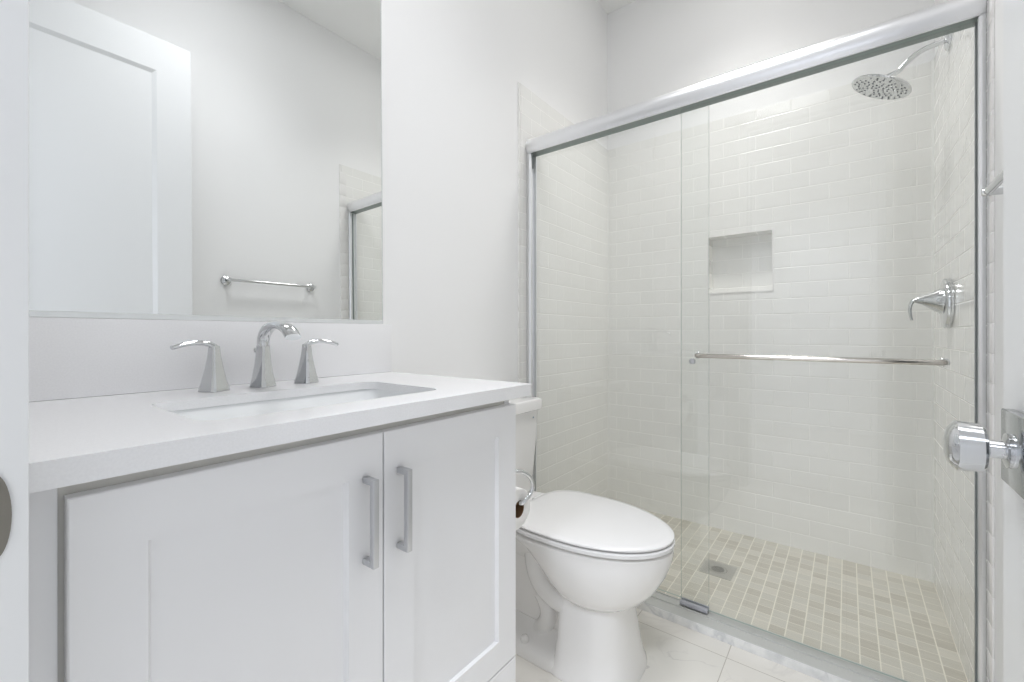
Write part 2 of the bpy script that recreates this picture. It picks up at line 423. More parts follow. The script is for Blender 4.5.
# curb
bm = BM(); box(bm, (PL, YC, -0.04), (PR, YC + 0.091, 0.028), 0.002)
obj('shower_curb', bm, M['curb'], kind='structure')
# baseboards
bm = BM(); box(bm, (PL, 0.842, 0), (PL + .012, YC - .014, .11), .002); obj('baseboard_left', bm, M['trim'], kind='structure')
bm = BM(); box(bm, (PR - .012, YF, 0), (PR, YC - .014, .11), .002); obj('baseboard_right', bm, M['trim'], kind='structure')
# door frame: jamb lining, stop, casing
bm = BM()
CY = 0.0427
for (x0, x1) in ((JX0 - 0.02, JX0), (JX1, JX1 + 0.02)): box(bm, (x0, YH - .001, 0), (x1, CY, DOOR_TOP + .02), .001)
box(bm, (JX0, YH - .001, DOOR_TOP), (JX1, YF + .002, DOOR_TOP + .02))
box(bm, (JX0, YH + .01, 0), (JX0 + .011, YF - .042, DOOR_TOP), .001); box(bm, (JX0, YH + .01, DOOR_TOP - .011), (JX1, YF - .042, DOOR_TOP), .001)
box(bm, (JX0 - .07, YF, 0), (JX0 - .0201, CY, DOOR_TOP + .07), .0015); box(bm, (JX1 + .0201, YF, 0), (JX1 + .07, CY, DOOR_TOP + .07), .0015)
box(bm, (JX0 - .07, YF, DOOR_TOP + .0005), (JX1 + .07, CY, DOOR_TOP + .07), .0015)
box(bm, (JX0 - .07, YH - .012, 0), (JX0 - .0005, YH, DOOR_TOP + .07), .0015); box(bm, (JX1 + .0005, YH - .012, 0), (JX1 + .07, YH, DOOR_TOP + .07), .0015)
box(bm, (JX0 - .07, YH - .012, DOOR_TOP + .0005), (JX1 + .07, YH, DOOR_TOP + .07), .0015)
frame_o = obj('trim_4', bm, M['trim'], kind='structure')
# strike plate, D shaped, let into the jamb face
bm = BM()
zc, hh = 0.861, 0.0335
pl = [(-0.012, zc - hh), ]
pl += [(0.0335 - 0.010 + 0.010 * math.cos(R(a)), zc + hh * math.sin(R(a))) for a in range(-90, 91, 10)]
pl += [(-0.012, zc + hh)]
prism(bm, pl, 'X', JX0 - .001, JX0 + .0025)
label(obj('strike_plate', bm, M['nickel'], frame_o), 'dark nickel rounded strike plate')

# hall behind the doorway
hx0, hx1, hy0 = HALL
bm = BM(); box(bm, (hx0, hy0, -.05), (hx1, YF, 0)); obj('floor_hall', bm, simple('hall oak floor', (0.60, 0.58, 0.55), .4, bump=(30, .05, .001)), kind='structure', smooth=0)
bm = BM(); box(bm, (hx0, hy0, ZC), (hx1, YF - .1, ZC + .05)); obj('ceiling_hall', bm, M['ceiling'], kind='structure', smooth=0)
bm = BM()
box(bm, (hx0 - .1, hy0 - .1, 0), (hx1 + .1, hy0, ZC)); box(bm, (hx0 - .1, hy0, 0), (hx0, YF - .115, ZC)); box(bm, (hx1, hy0, 0), (hx1 + .1, YF - .115, ZC))
box(bm, (hx0, YF - .1, 0), (PL - .1, YF - .115, ZC)); box(bm, (PR + .1, YF - .1, 0), (hx1, YF - .115, ZC))
obj('wall_hall', bm, M['paint'], kind='structure', smooth=0)

# ------------------------------------------------------------------ unseen lamps at the ceilings
def unseen_ceiling_light(name, lab, x, y, r, watts, col, lens_strength, spread):
    t = thing(name, lab, 'light', (x, y, ZC))
    bm = BM(); lathe(bm, [(0, r + .02), (.012, r + .02), (.02, r + .012), (.02, r)], (x, y, ZC), (0, 0, -1), 40); obj('trim_ring', bm, M['trim'], t, t)
    bm = BM(); lathe(bm, [(0.0205, r), (.024, r * .8), (.025, .001)], (x, y, ZC), (0, 0, -1), 40)
    obj('diffuser', bm, emit(name + ' diffuser', col, lens_strength), t, t)
    ld = bpy.data.lights.new(name + '_lamp', 'AREA'); ld.shape = 'DISK'; ld.size = 2 * r; ld.energy = watts; ld.color = col; ld.spread = R(spread)
    lo = bpy.data.objects.new(name + '_lamp', ld); COL.objects.link(lo); lo.parent = t; lo.location = (0, 0, -0.03)
    return t
unseen_ceiling_light('unseen_ceiling_light', 'unseen round ceiling light over the middle of the bathroom, widened for soft light', -0.36, 0.75, .30, BATH_LIGHT_W, NEUTRAL, 4, 106)  # out of view, disc made wide to soften the shadows
unseen_ceiling_light('unseen_ceiling_light', 'small round flush ceiling light above the shower', -0.40, 1.88, .20, SHOWER_LIGHT_W, WARM, 4, 98)
unseen_ceiling_light('unseen_ceiling_light', 'unseen wide round light added in the hall in place of daylight', -0.3, -1.2, .30, HALL_LIGHT_W, COOL, 5, 120)  # added out of view, stands in for cool daylight from the hall

# ================================================================== SHOWER ENCLOSURE
YG = 1.587
enc = thing('shower_enclosure', 'clear glass sliding shower enclosure with a brushed aluminium header and frame', 'shower door', ((XL + XR) / 2, YG + .03, 0.028))
ENC_Z = 0.0285
ZB_, ZT_ = 1.804, 1.872
x0, x1 = XL + .0005, XR - .0005
bm = BM()     # header: rounded fascia
prof = [(1.650, 1.818), (1.652, 1.868)]
prof += [(1.600 + .004, ZT_ + .001)]
for a in range(80, -61, -14):
    prof.append((1.603 - .020 * math.cos(R(a)), 1.838 + .034 * math.sin(R(a))))
prof += [(YG + .003, ZB_), (YG + .008, ZB_), (YG + .010, 1.818)]
prism(bm, prof, 'X', x0, x1)
hd = obj('header_rail', bm, M['alum'], enc, enc, smooth=28)
bm = BM()     # dark underside channel with two tracks
box(bm, (x0 + .001, YG + .0105, 1.8085), (x1 - .001, 1.6515, 1.8175))
label(obj('roller_channel', bm, M['alum_in'], hd, enc, smooth=0), 'dark channel under the header')
for s, xw in ((1, x0), (-1, x1)):
    wj = .019 if s == 1 else .0125
    bm = BM()
    pj = [(xw, YG + .004), (xw + s * (wj - .006), YG + .004), (xw + s * wj, YG + .009), (xw + s * wj, YG + .022),
          (xw + s * .004, YG + .022), (xw + s * .004, YG + .050), (xw + s * wj, YG + .050), (xw + s * wj, YG + .058), (xw, YG + .058)]
    prism(bm, pj, 'Z', ENC_Z, ZB_ - .0005)
    j = obj('side_jamb', bm, M['alum'], enc, enc, smooth=20)
    bm = BM()
    if s == 1: box(bm, (xw + .0185, YG + .0225, 1.74), (xw + .0225, YG + .0262, ZB_ - .006))
    else: box(bm, (xw - .0155, YG + .0225, ENC_Z + .01), (xw - .0118, YG + .0255, ZB_ - .006))
    label(obj('gasket', bm, M['gasket'], j, enc, smooth=0), 'dark grey gasket on the jamb')
bm = BM()     # sill track
ps = [(1.5475, .0285), (1.5485, .030), (1.588, .0325), (1.5885, .038), (1.591, .038), (1.5915, .0335), (1.628, .0335), (1.6285, .038), (1.632, .038), (1.632, .0285)]
prism(bm, ps, 'X', x0 + .006, x1 - .006)
obj('sill_track', bm, simple('pale anodised sill', (0.56, 0.565, 0.54), .42, .0, bump=(150, .03, .0003)), enc, enc, smooth=20)
def pane(y0, xa, xb):
    bm = BM(); box(bm, (xa, y0, .042), (xb, y0 + .006, ZB_ + .004))
    for f in bm.faces:
        f.material_index = 0 if abs(f.normal.y) > .9 else 1
    bmesh.ops.recalc_face_normals(bm, faces=bm.faces[:])
    for f in bm.faces: f.material_index = 0 if abs(f.normal.y) > .9 else 1
    return bm
YO, YI = 1.6145, 1.6365     # outer (right) and inner (left) pane
po = obj('glass_panel', pane(YO, -0.4735, XR - .012), None, enc, enc, smooth=0, mats=[M['glass'], M['glass_edge']])
label(po, 'right clear glass sliding panel carrying the towel bar')
pi_ = obj('glass_panel', pane(YI, XL + .012, -0.3855), None, enc, enc, smooth=0, mats=[M['glass'], M['glass_edge']])
label(pi_, 'left clear glass sliding panel with a small knob')
# towel bar on the outer pane
yb_ = YO - .038; zb_ = 0.926
xa, xb = -0.4145, 0.203
bm = BM()
pts = bez((xa, YO - .0005, zb_), (xa, YO - .03, zb_), (xa, yb_, zb_), (xa + .03, yb_, zb_), 10)
pts += bez((xb - .03, yb_, zb_), (xb, yb_, zb_), (xb, YO - .03, zb_), (xb, YO - .0005, zb_), 10)
sweep(bm, pts, .0075, 16, up=(0, 0, 1))
tb = obj('towel_bar', bm, M['warmnickel'], po, enc); label(tb, 'chrome towel bar across the glass')
for x in (xa, xb):
    bm = BM(); lathe(bm, [(0, .011), (.003, .0115), (.005, .010)], (x, YO - .0004, zb_), (0, -1, 0), 24)
    obj('bar_flange', bm, M['chrome'], tb, enc)
bm = BM(); kx, kz = -0.4305, 0.905
lathe(bm, [(0, .006), (.008, .006), (.009, .009), (.012, .0105), (.018, .0105), (.021, .008), (.0215, .001)], (kx, YO - .0004, kz), (0, -1, 0), 24)
label(obj('knob', bm, M['chrome_pull'], po, enc), 'small round metal knob')
bm = BM()     # centre guide on the sill
box(bm, (-0.474, 1.598, .0386), (-0.381, 1.612, .052), .0015); box(bm, (-0.474, 1.622, .0386), (-0.381, 1.627, .052), .0015); box(bm, (-0.474, 1.612, .0386), (-0.381, 1.622, .0405))
label(obj('panel_guide', bm, M['clearplastic'], enc, enc), 'grey plastic sliding guide')

# ------------------------------------------------------------------ shower head
SY, SZ = 2.085, 2.000
sh = thing('rain_shower', 'round chrome rain shower head on a bent arm high on the right tiled wall', 'shower head', (XR, SY, SZ))
bm = BM(); lathe(bm, [(.0005, .033), (.005, .033), (.010, .028), (.013, .014)], (XR, SY, SZ), (-1, 0, 0), 36); obj('flange', bm, M['chrome'], sh, sh)
HXc, HZc = 0.098, 1.902
bm = BM()
pts = [(XR - .008, SY, SZ), (XR - .035, SY, SZ - .001)] + bez((XR - .05, SY, SZ - .003), (XR - .085, SY, SZ - .010), (XR - .105, SY, SZ - .03), (XR - .13, SY, SZ - .058), 10) + [(HXc + .016, SY, HZc + .030)]
sweep(bm, pts, .0085, 16, up=(0, 1, 0)); obj('arm', bm, M['chrome'], sh, sh)
ax = Vector((-0.50, 0.0, -1)).normalized()
top = Vector((HXc, SY, HZc)) - ax * .012
bm = BM(); lathe(bm, [(-.022, .011), (-.012, .016), (-.004, .018), (.002, .03), (.006, .078), (.010, .092), (.014, .094), (.0175, .092)], top, ax, 56); hdm = obj('head', bm, M['chrome'], sh, sh)
bm = BM(); lathe(bm, [(.0176, .092), (.0186, .089), (.0188, .001)], top, ax, 56, cap=False)
d_, a_, b_ = frame(ax)
nf0 = len(bm.faces)
for rr, nn in ((.012, 5), (.026, 10), (.041, 15), (.055, 18), (.068, 22), (.080, 24)):
    for k in range(nn):
        if (k + int(rr * 1000)) % 5 == 0 and rr > .03: continue
        an = 2 * math.pi * k / nn + rr * 31
        c = top + d_ * .0188 + (a_ * math.cos(an) + b_ * math.sin(an)) * rr
        lathe(bm, [(0, .0031), (.0022, .0025), (.0023, .0002)], c, ax, 8)
for i, f in enumerate(bm.faces):
    f.material_index = 0 if i < nf0 else 1
obj('spray_face', bm, None, hdm, sh, mats=[M['headface'], M['nozzle']])
# ------------------------------------------------------------------ shower valve
VY, VZ = 2.077, 1.104
sv = thing('shower_valve', 'chrome shower mixer with a round plate and hooked lever on the right tiled wall', 'shower valve', (XR, VY, VZ))
bm = BM(); lathe(bm, [(.0005, .084), (.013, .085), (.0165, .0835), (.0175, .081), (.018, .03)], (XR, VY, VZ), (-1, 0, 0), 48); obj('escutcheon', bm, M['chrome'], sv, sv)
bm = BM(); lathe(bm, [(.0175, .044), (.024, .0425), (.045, .030), (.07, .0145), (.090, .0075)], (XR, VY, VZ + .008), (-1, 0, 0.07), 32)
sweep(bm, [(XR - .078, VY, VZ + .0135)] + bez((XR - .086, VY, VZ + .014), (XR - .102, VY, VZ + .014), (XR - .105, VY, VZ - .02), (XR - .096, VY, VZ - .056), 12),
      [(.0075, .0075)] + [(.0072 - .003 * i / 12, .0075 + .003 * i / 12) for i in range(13)], 16, up=(0, 1, 0))
obj('lever', bm, M['chrome'], sv, sv)
# ------------------------------------------------------------------ shower drain
DX, DY = -0.436, 2.005
dr = thing('shower_drain', 'square brushed steel floor drain set in the beige shower mosaic', 'drain', (DX, DY, 0.0))
bm = BM(); h = .062
outer = [Vector((DX + sx * h, DY + sy * h, .002)) for sx, sy in ((-1, -1), (1, -1), (1, 1), (-1, 1))]
nseg = 32
ci = [Vector((DX + .036 * math.cos(2 * math.pi * j / nseg), DY + .036 * math.sin(2 * math.pi * j / nseg), .002)) for j in range(nseg)]
vo = [bm.verts.new(p) for p in outer]; vi = [bm.verts.new(p) for p in ci]
es = [bm.edges.new((vo[i], vo[(i + 1) % 4])) for i in range(4)] + [bm.edges.new((vi[i], vi[(i + 1) % nseg])) for i in range(nseg)]
bmesh.ops.triangle_fill(bm, edges=es, use_beauty=True)
vb = [bm.verts.new(p - Vector((0, 0, .0018))) for p in outer]
for i in range(4): bm.faces.new((vo[i], vo[(i + 1) % 4], vb[(i + 1) % 4], vb[i]))
vd = [bm.verts.new(p - Vector((0, 0, .0014))) for p in ci]
for i in range(nseg): bm.faces.new((vi[i], vi[(i + 1) % nseg], vd[(i + 1) % nseg], vd[i]))
dp = obj('plate', bm, M['steel'], dr, dr)
bm = BM(); lathe(bm, [(0, .0358), (.0003, .0358)], (DX, DY, .0004), (0, 0, 1), 32); label(obj('opening', bm, M['dark'], dr, dr), 'dark round disc painted as the shade inside the drain')
bm = BM()
for k in range(-4, 5):
    L = math.sqrt(max(.026**2 - (k * .0062)**2, 1e-6))
    box(bm, (DX - L, DY + k * .0062 - .0014, .0008), (DX + L, DY + k * .0062 + .0014, .0022))
for r0 in (.028,):
    rings = [[Vector((DX + rr * math.cos(2 * math.pi * j / 40), DY + rr * math.sin(2 * math.pi * j / 40), z)) for j in range(40)] for rr, z in ((.0255, .0008), (.0255, .0022), (.0345, .0022), (.0345, .0008))]
    loft(bm, rings, cap=False)
obj('grate', bm, M['steel'], dr, dr)

# ================================================================== VANITY
VX = -0.625       # door faces
VR = 0.831        # right side
vc = thing('vanity_cabinet', 'white shaker vanity cabinet with two doors under the quartz counter', 'cabinet', ((XL + VX) / 2, .44, 0))
bm = BM()
FX = VX - .021
cy0 = CY + .001
pt = [0.0]
box(bm, (PL + .002, VR - .018, .0005), (FX, VR, HC - TC - .0005), .001)       # right side panel
box(bm, (PL + .002, cy0, .09), (FX, cy0 + .018, HC - TC - .0005), .001)        # left side panel
box(bm, (PL + .002, cy0 + .018, .09), (FX, VR - .018, .108))                  # bottom
box(bm, (PL + .002, cy0 + .018, .108), (PL + .014, VR - .018, HC - TC - .0005))  # back
box(bm, (FX - .07, cy0 + .018, .0005), (FX - .055, VR - .018, .09))           # toe kick
obj('carcass', bm, M['cabinet'], vc, vc)
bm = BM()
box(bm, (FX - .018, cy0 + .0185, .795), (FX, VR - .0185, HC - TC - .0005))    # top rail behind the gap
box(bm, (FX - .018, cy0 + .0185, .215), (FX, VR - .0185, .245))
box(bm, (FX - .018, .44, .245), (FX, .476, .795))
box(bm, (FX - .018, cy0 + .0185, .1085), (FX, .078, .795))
label(obj('face_frame', bm, M['gap'], vc, vc, smooth=0), 'face frame coloured darker for the shade in the gap above the doors')
bm = BM(); box(bm, (FX - .012, cy0 + .0005, .095), (VX - .014, .0722, HC - TC - .001), .001); obj('filler_strip', bm, M['cabinet'], vc, vc)
DZ0, DZ1 = .238, .8345
def shaker(y0, y1, z0, z1, st, rl):
    bm = BM()
    xb, xf, xp = FX + .0015, VX, VX - .009
    # back, panel and frame as one closed shell
    def ring(ya, yb2, za, zb2, x): return [Vector((x, ya, za)), Vector((x, yb2, za)), Vector((x, yb2, zb2)), Vector((x, ya, zb2))]
    e = .0014
    rings = [ring(y0, y1, z0, z1, xb), ring(y0, y1, z0, z1, xf - e), ring(y0 + e, y1 - e, z0 + e, z1 - e, xf),
             ring(y0 + st, y1 - st, z0 + rl, z1 - rl, xf), ring(y0 + st + .004, y1 - st - .004, z0 + rl + .0004, z1 - rl - .0004, xp),]
    loft(bm, rings)
    return bm
dl = obj('door', shaker(.0775, .4562, DZ0, DZ1, .0645, .066), M['cabinet'], vc, vc, smooth=20); label(dl, 'left shaker cabinet door')
drr = obj('door', shaker(.4588, .8310, DZ0, DZ1, .0645, .066), M['cabinet'], vc, vc, smooth=20); label(drr, 'right shaker cabinet door')
obj('drawer', shaker(.0775, .8310, .100, .2355, .05, .04), M['cabinet'], vc, vc, smooth=20)
def pull(yc, parent):
    bm = BM(); hw = .0055
    xo = VX + .030
    box(bm, (xo - .010, yc - hw, .627), (xo, yc + hw, .7685), .0012)
    for z in (.627, .7585): box(bm, (VX + .0003, yc - hw, z), (xo - .009, yc + hw, z + .010), .001)
    return obj('handle', bm, M['chrome_pull'], parent, vc)
label(pull(.4215, dl), 'satin nickel square bar pull'); label(pull(.489, drr), 'satin nickel square bar pull')

# countertop with a cut-out and backsplash
ct = thing('countertop', 'white quartz vanity countertop with a matching low backsplash', 'countertop', ((XL - .594) / 2, .44, HC - TC))
CXF, CYR = -0.594, 0.8515
SXB, SXF, SYL, SYR = -0.945, -0.685, .212, .652
bm = BM()
def slab(bm, outer, inner, pocket):
    def layer(z, hole):
        a = [bm.verts.new((p[0], p[1], z)) for p in outer]; b = [bm.verts.new((p[0], p[1], z)) for p in hole]
        ed = [bm.edges.new((l[i], l[(i + 1) % len(l)])) for l in (a, b) for i in range(len(l))]
        bmesh.ops.triangle_fill(bm, edges=ed, use_beauty=True, use_dissolve=False)
        return a, b
    a1, b1 = layer(HC, inner); a0, b0 = layer(HC - TC, pocket)
    m1 = [bm.verts.new((p[0], p[1], HC - TSL)) for p in inner]; m0 = [bm.verts.new((p[0], p[1], HC - TSL)) for p in pocket]
    for l1, l0 in ((a1, a0), (b1, m1), (m1, m0), (m0, b0)):
        n = len(l1)
        for i in range(n): bm.faces.new((l1[i], l1[(i + 1) % n], l0[(i + 1) % n], l0[i]))
outer = rrect(PL + .0005, CXF, CY + .0005, CYR, .002, 0, 3)
inner = rrect(SXB, SXF, SYL, SYR, .035, 0, 8)
slab(bm, outer, inner, rrect(SXB - .034, SXF + .034, SYL - .034, SYR + .034, .052, 0, 8))
obj('slab', bm, M['quartz'], ct, ct, smooth=40)
bm = BM(); box(bm, (PL + .0005, CY + .0005, HC + .0003), (XL + .0145, CYR, 1.0305), .0015); obj('backsplash', bm, M['quartz'], ct, ct)
# undermount sink
sk = thing('sink', 'white rectangular undermount sink below the counter cut-out', 'sink', ((SXB + SXF) / 2, (SYL + SYR) / 2, HC - TC - .15))
bm = BM(); z0 = HC - TSL - .0008
g = .004
rings = [rrect(SXB - .03, SXF + .03, SYL - .03, SYR + .03, .05, z0 - .012, 8), rrect(SXB - .03, SXF + .03, SYL - .03, SYR + .03, .05, z0, 8),
         rrect(SXB - g, SXF + g, SYL - g, SYR + g, .038, z0, 8), rrect(SXB - g + .002, SXF + g - .002, SYL - g + .002, SYR + g - .002, .038, z0 - .004, 8),
         rrect(SXB + .006, SXF - .006, SYL + .006, SYR - .006, .04, z0 - .075, 8), rrect(SXB + .022, SXF - .022, SYL + .022, SYR - .022, .045, z0 - .108, 8),
         rrect(SXB + .06, SXF - .06, SYL + .06, SYR - .06, .04, z0 - .118, 8), rrect(SXB + .11, SXF - .11, SYL + .18, SYR - .18, .02, z0 - .122, 8)]
loft(bm, rings, cap=False)
# close the underside
lo_ = [[p + Vector((0, 0, -.004)) for p in rrect(SXB - .012, SXF + .012, SYL - .012, SYR + .012, .045, z0 - .012, 8)],
       rrect(SXB + .01, SXF - .01, SYL + .01, SYR - .01, .045, z0 - .115, 8), rrect(SXB + .05, SXF - .05, SYL + .05, SYR - .05, .04, z0 - .132, 8)]
loft(bm, [rings[0]] + lo_, cap=False); bm.faces.new([bm.verts.new(p) for p in lo_[-1]])
bm.faces.new([bm.verts.new(p) for p in rings[-1]])
bmesh.ops.remove_doubles(bm, verts=bm.verts[:], dist=1e-5)
obj('basin', bm, M['basin'], sk, sk, smooth=50)
bm = BM(); lathe(bm, [(0, .024), (.002, .024), (.003, .019), (.0015, .001)], ((SXB + SXF) / 2, (SYL + SYR) / 2, z0 - .1215), (0, 0, 1), 32); obj('drain', bm, M['chrome'], sk, sk)

# ------------------------------------------------------------------ faucet
FXc = -1.035
fc = thing('faucet', 'polished chrome widespread faucet with a curved spout and two lever handles on the counter', 'faucet', (FXc, .437, HC))
Z0 = HC + .0004
def cone4(cx, cy, prof, rot=0, n=4, rnd=.22):
    """flared four-sided column with softened corners, a corner facing the room"""
    rings = []
    for z, r in prof:
        ring = []
        for c in range(4):
            a0 = rot + 90 * c
            for da, k in ((-rnd * 45, 0), (0, 0), (rnd * 45, 0)):
                # superellipse-like radius between corners
                a = R(a0 + da)
                ring.append(Vector((cx + r * math.cos(a) * (1 - (.03 if da else 0)), cy + r * math.sin(a) * (1 - (.03 if da else 0)), Z0 + z)))
        rings.append(ring)
    return rings
def handle(cy, s):
    bm = BM()
    prof = [(0, .0275), (.003, .0275), (.02, .0225), (.045, .0168), (.07, .0122), (.088, .0103), (.093, .0095)]
    loft(bm, cone4(FXc, cy, prof, -20))
    hb = obj('handle_base', bm, M['chrome'], fc, fc, smooth=25)
    bm = BM(); zt = Z0 + .090
    pts = [(FXc, cy - s * .006, zt - .006)] + bez((FXc, cy, zt + .001), (FXc + .002, cy + s * .015, zt + .014), (FXc + .006, cy + s * .045, zt + .012), (FXc + .010, cy + s * .074, zt + .001), 12)
    rad = [(.006, .006)] + [(.0072 + .0018 * math.sin(i / 12 * 3.1), .0066 - .0022 * i / 12) for i in range(13)]
    sweep(bm, pts, rad, 14, up=(0, 0, 1))
    obj('lever', bm, M['chrome'], hb, fc)
handle(.342, -1); handle(.536, 1)
bm = BM()
prof = [(0, .0265), (.003, .0265), (.02, .0220), (.05, .0170), (.08, .0140), (.092, .0132)]
loft(bm, cone4(FXc, .437, prof, -20)); sb = obj('spout_base', bm, M['chrome'], fc, fc, smooth=25)
bm = BM()
zt = Z0 + .090
pts = [(FXc, .437, zt)] + bez((FXc, .437, zt + .006), (FXc + .000, .437, zt + .046), (FXc + .070, .437, zt + .060), (FXc + .122, .437, zt + .034), 16) + [(FXc + .138, .437, zt + .021)]
rad = [(.0125, .0125)] + [(.0122 - .0030 * math.sin(i / 16 * 2.4), .0125 + .0040 * i / 16) for i in range(17)] + [(.0088, .0165)]
sweep(bm, pts, rad, 20, up=(0, 1, 0)); sp = obj('spout', bm, M['chrome'], sb, fc)
bm = BM(); lathe(bm, [(0, .0022), (.075, .0022), (.076, .005), (.081, .0062), (.086, .005), (.087, .001)], (FXc - .034, .437, Z0), (0, 0, 1), 16); obj('lift_rod', bm, M['chrome'], fc, fc)

# ------------------------------------------------------------------ mirror (leans back slightly on the splash)
MZ0, MZ1, MY0, MY1 = 1.0312, 2.12, CY + .004, .823
mr = thing('wall_mirror', 'large frameless wall mirror resting on the backsplash above the vanity', 'mirror', (XL + .006, (MY0 + MY1) / 2, MZ0))
tilt = math.tan(R(.5))
def mx(z): return XL + .0088 - (z - MZ0) * tilt
bm = BM()
def sl(z, dx): return [Vector((mx(z) + dx, MY0, z)), Vector((mx(z) + dx, MY1, z))]
th = .005
def shell(bm, y0, y1, za, zb, f0, f1):
    p = []
    for y_, z_ in ((y0, za), (y1, za), (y1, zb), (y0, zb)): p.append(Vector((mx(z_) + f0, y_, z_)))
    q = []
    for y_, z_ in ((y0, za), (y1, za), (y1, zb), (y0, zb)): q.append(Vector((mx(z_) + f1, y_, z_)))
    loft(bm, [p, q])
shell(bm, MY0 + .003, MY1 - .003, MZ0 + .011, MZ1 - .003, -.004, 0.0)
mg = obj('mirror_glass', bm, M['mirror'], mr, mr, smooth=0)
bm = BM(); shell(bm, MY0, MY1, MZ0, MZ0 + .0108, -.004, .001); shell(bm, MY1 - .0028, MY1, MZ0 + .011, MZ1, -.004, .0004); shell(bm, MY0, MY0 + .0028, MZ0 + .011, MZ1, -.004, .0004); shell(bm, MY0 + .003, MY1 - .003, MZ1 - .0028, MZ1, -.004, .0004)
label(obj('edge_channel', bm, M['mirror_edge'], mr, mr, smooth=0), 'thin pale metal edge of the mirror')

# ================================================================== TOILET
TY = 1.235
TX0 = PL
tl = thing('toilet', 'white elongated two-piece toilet with closed lid between the vanity and shower', 'toilet', (TX0 + .4, TY, 0))
def egg(xb, xf, hw, z, n=48, sq=2.0, bsq=2.6):
    """plan outline: rounder nose, squarer back"""
    xm = xb + (xf - xb) * .42
    pts = []
    for j in range(n):
        a = 2 * math.pi * j / n
        c, s = math.cos(a), math.sin(a)
        e = sq if c > 0 else bsq
        rx = (xf - xm) if c > 0 else (xm - xb)
        pts.append(Vector((TX0 + xm + rx * math.copysign(abs(c) ** (2 / e), c), TY + hw * math.copysign(abs(s) ** (2 / e), s), z)))
    return pts
bm = BM()
# bowl
loft(bm, [egg(.47, .630, .090, .170), egg(.45, .640, .104, .2115), egg(.44, .652, .114, .2125), egg(.415, .682, .136, .234), egg(.388, .712, .158, .270), egg(.350, .738, .174, .316),
          egg(.30, .752, .181, .355), egg(.245, .756, .183, .374), egg(.235, .757, .184, .383), egg(.235, .757, .184, .3905), egg(.240, .753, .180, .3935)])
# deck under the tank
def ring4(x0, x1, hw0, hw1, z, k=5):
    """rounded trapezium: hw0 at the back, hw1 at the front"""
    base = rrect(0, 1, -1, 1, .16, z, k); out = []
    for p in base:
        hw = hw0 + (hw1 - hw0) * p.x
        out.append(Vector((TX0 + x0 + (x1 - x0) * p.x, TY + p.y * hw, z)))
    return out
loft(bm, [ring4(.06, .40, .06, .08, .27), ring4(.03, .40, .10, .115, .32), ring4(.02, .42, .135, .150, .358), ring4(.02, .42, .15, .176, .385), ring4(.025, .415, .146, .172, .394)])
# pedestal front block, flaring slightly to the floor
def ped(xb, xf, hw, z):
    return egg(xb, xf, hw, z, 48, 2.7, 6)
loft(bm, [ped(.425, .668, .146, .0008), ped(.427, .666, .144, .012), ped(.437, .658, .132, .035), ped(.442, .648, .124, .09), ped(.444, .638, .116, .15), ped(.446, .632, .106, .205), ped(.446, .632, .100, .225)])
# foot plate running back
def foot(h, z): return ring4(.14, .47, h * .94, h, z, 4)
loft(bm, [foot(.146, .0008), foot(.144, .020), foot(.132, .030), foot(.090, .040), foot(.066, .075)])
# rear column
loft(bm, [ring4(.17, .47, .060, .066, .04), ring4(.16, .47, .054, .062, .12), ring4(.13, .46, .054, .066, .20), ring4(.09, .43, .062, .08, .27), ring4(.07, .43, .075, .10, .31)])
# trapway bulge on each side
for s in (-1, 1):
    pts = bez((TX0 + .345, TY + s * .064, .345), (TX0 + .340, TY + s * .070, .215), (TX0 + .38, TY + s * .074, .182), (TX0 + .50, TY + s * .070, .178), 14)
    sweep(bm, pts, [(.037, .038) for i in range(15)], 20, up=(0, 1, 0))
    pts = bez((TX0 + .36, TY + s * .048, .165), (TX0 + .40, TY + s * .056, .13), (TX0 + .40, TY + s * .056, .08), (TX0 + .35, TY + s * .050, .045), 10)
    sweep(bm, pts, .030, 16, up=(0, 1, 0))
obj('bowl', bm, M['porcelain'], tl, tl, smooth=50)
for s in (-1, 1):
    bm = BM(); lathe(bm, [(0, .0135), (.010, .0135), (.017, .011), (.021, .006), (.022, .001)], (TX0 + .335, TY + s * .112, .029), (0, s * .2, 1), 20)
    obj('bolt_cap', bm, M['porcelain'], tl, tl)
bm = BM()   # seat ring edge
loft(bm, [egg(.29, .740, .165, .3936, 56, 2, 4), egg(.29, .740, .165, .4000, 56, 2, 4), egg(.282, .757, .182, .4004, 56, 2, 4), egg(.278, .760, .185, .4025, 56, 2, 4), egg(.278, .760, .185, .411, 56, 2, 4), egg(.282, .756, .181, .4145, 56, 2, 4)])
obj('seat', bm, M['seatplastic'], tl, tl, smooth=40)
bm = BM()
loft(bm, [egg(.29, .745, .170, .4147, 56, 2, 4), egg(.29, .745, .170, .4182, 56, 2, 4), egg(.280, .755, .181, .4188, 56, 2, 4), egg(.276, .758, .184, .4205, 56, 2, 4), egg(.276, .758, .184, .4245, 56, 2, 4), egg(.281, .753, .179, .4280, 56, 2, 4), egg(.295, .738, .166, .4295, 56, 2, 3), egg(.36, .66, .09, .4305, 56)])
obj('lid', bm, M['seatplastic'], tl, tl, smooth=40)
bm = BM()
for s in (-1, 1): lathe(bm, [(-.026, .001), (-.025, .011), (.025, .011), (.026, .001)], (TX0 + .262, TY + s * .07, .409), (0, 1, 0), 20)
box(bm, (TX0 + .235, TY - .10, .3965), (TX0 + .27, TY + .10, .402), .002)
obj('hinge', bm, M['seatplastic'], tl, tl)
bm = BM()   # tank
def tk(x0, x1, hw, z, r=.03): return rrect(TX0 + x0, TX0 + x1, TY - hw, TY + hw, r, z, 6)
loft(bm, [tk(.035, .165, .150, .3955), tk(.028, .178, .160, .40), tk(.025, .182, .166, .43), tk(.020, .192, .180, .60), tk(.018, .196, .184, .7095), ])
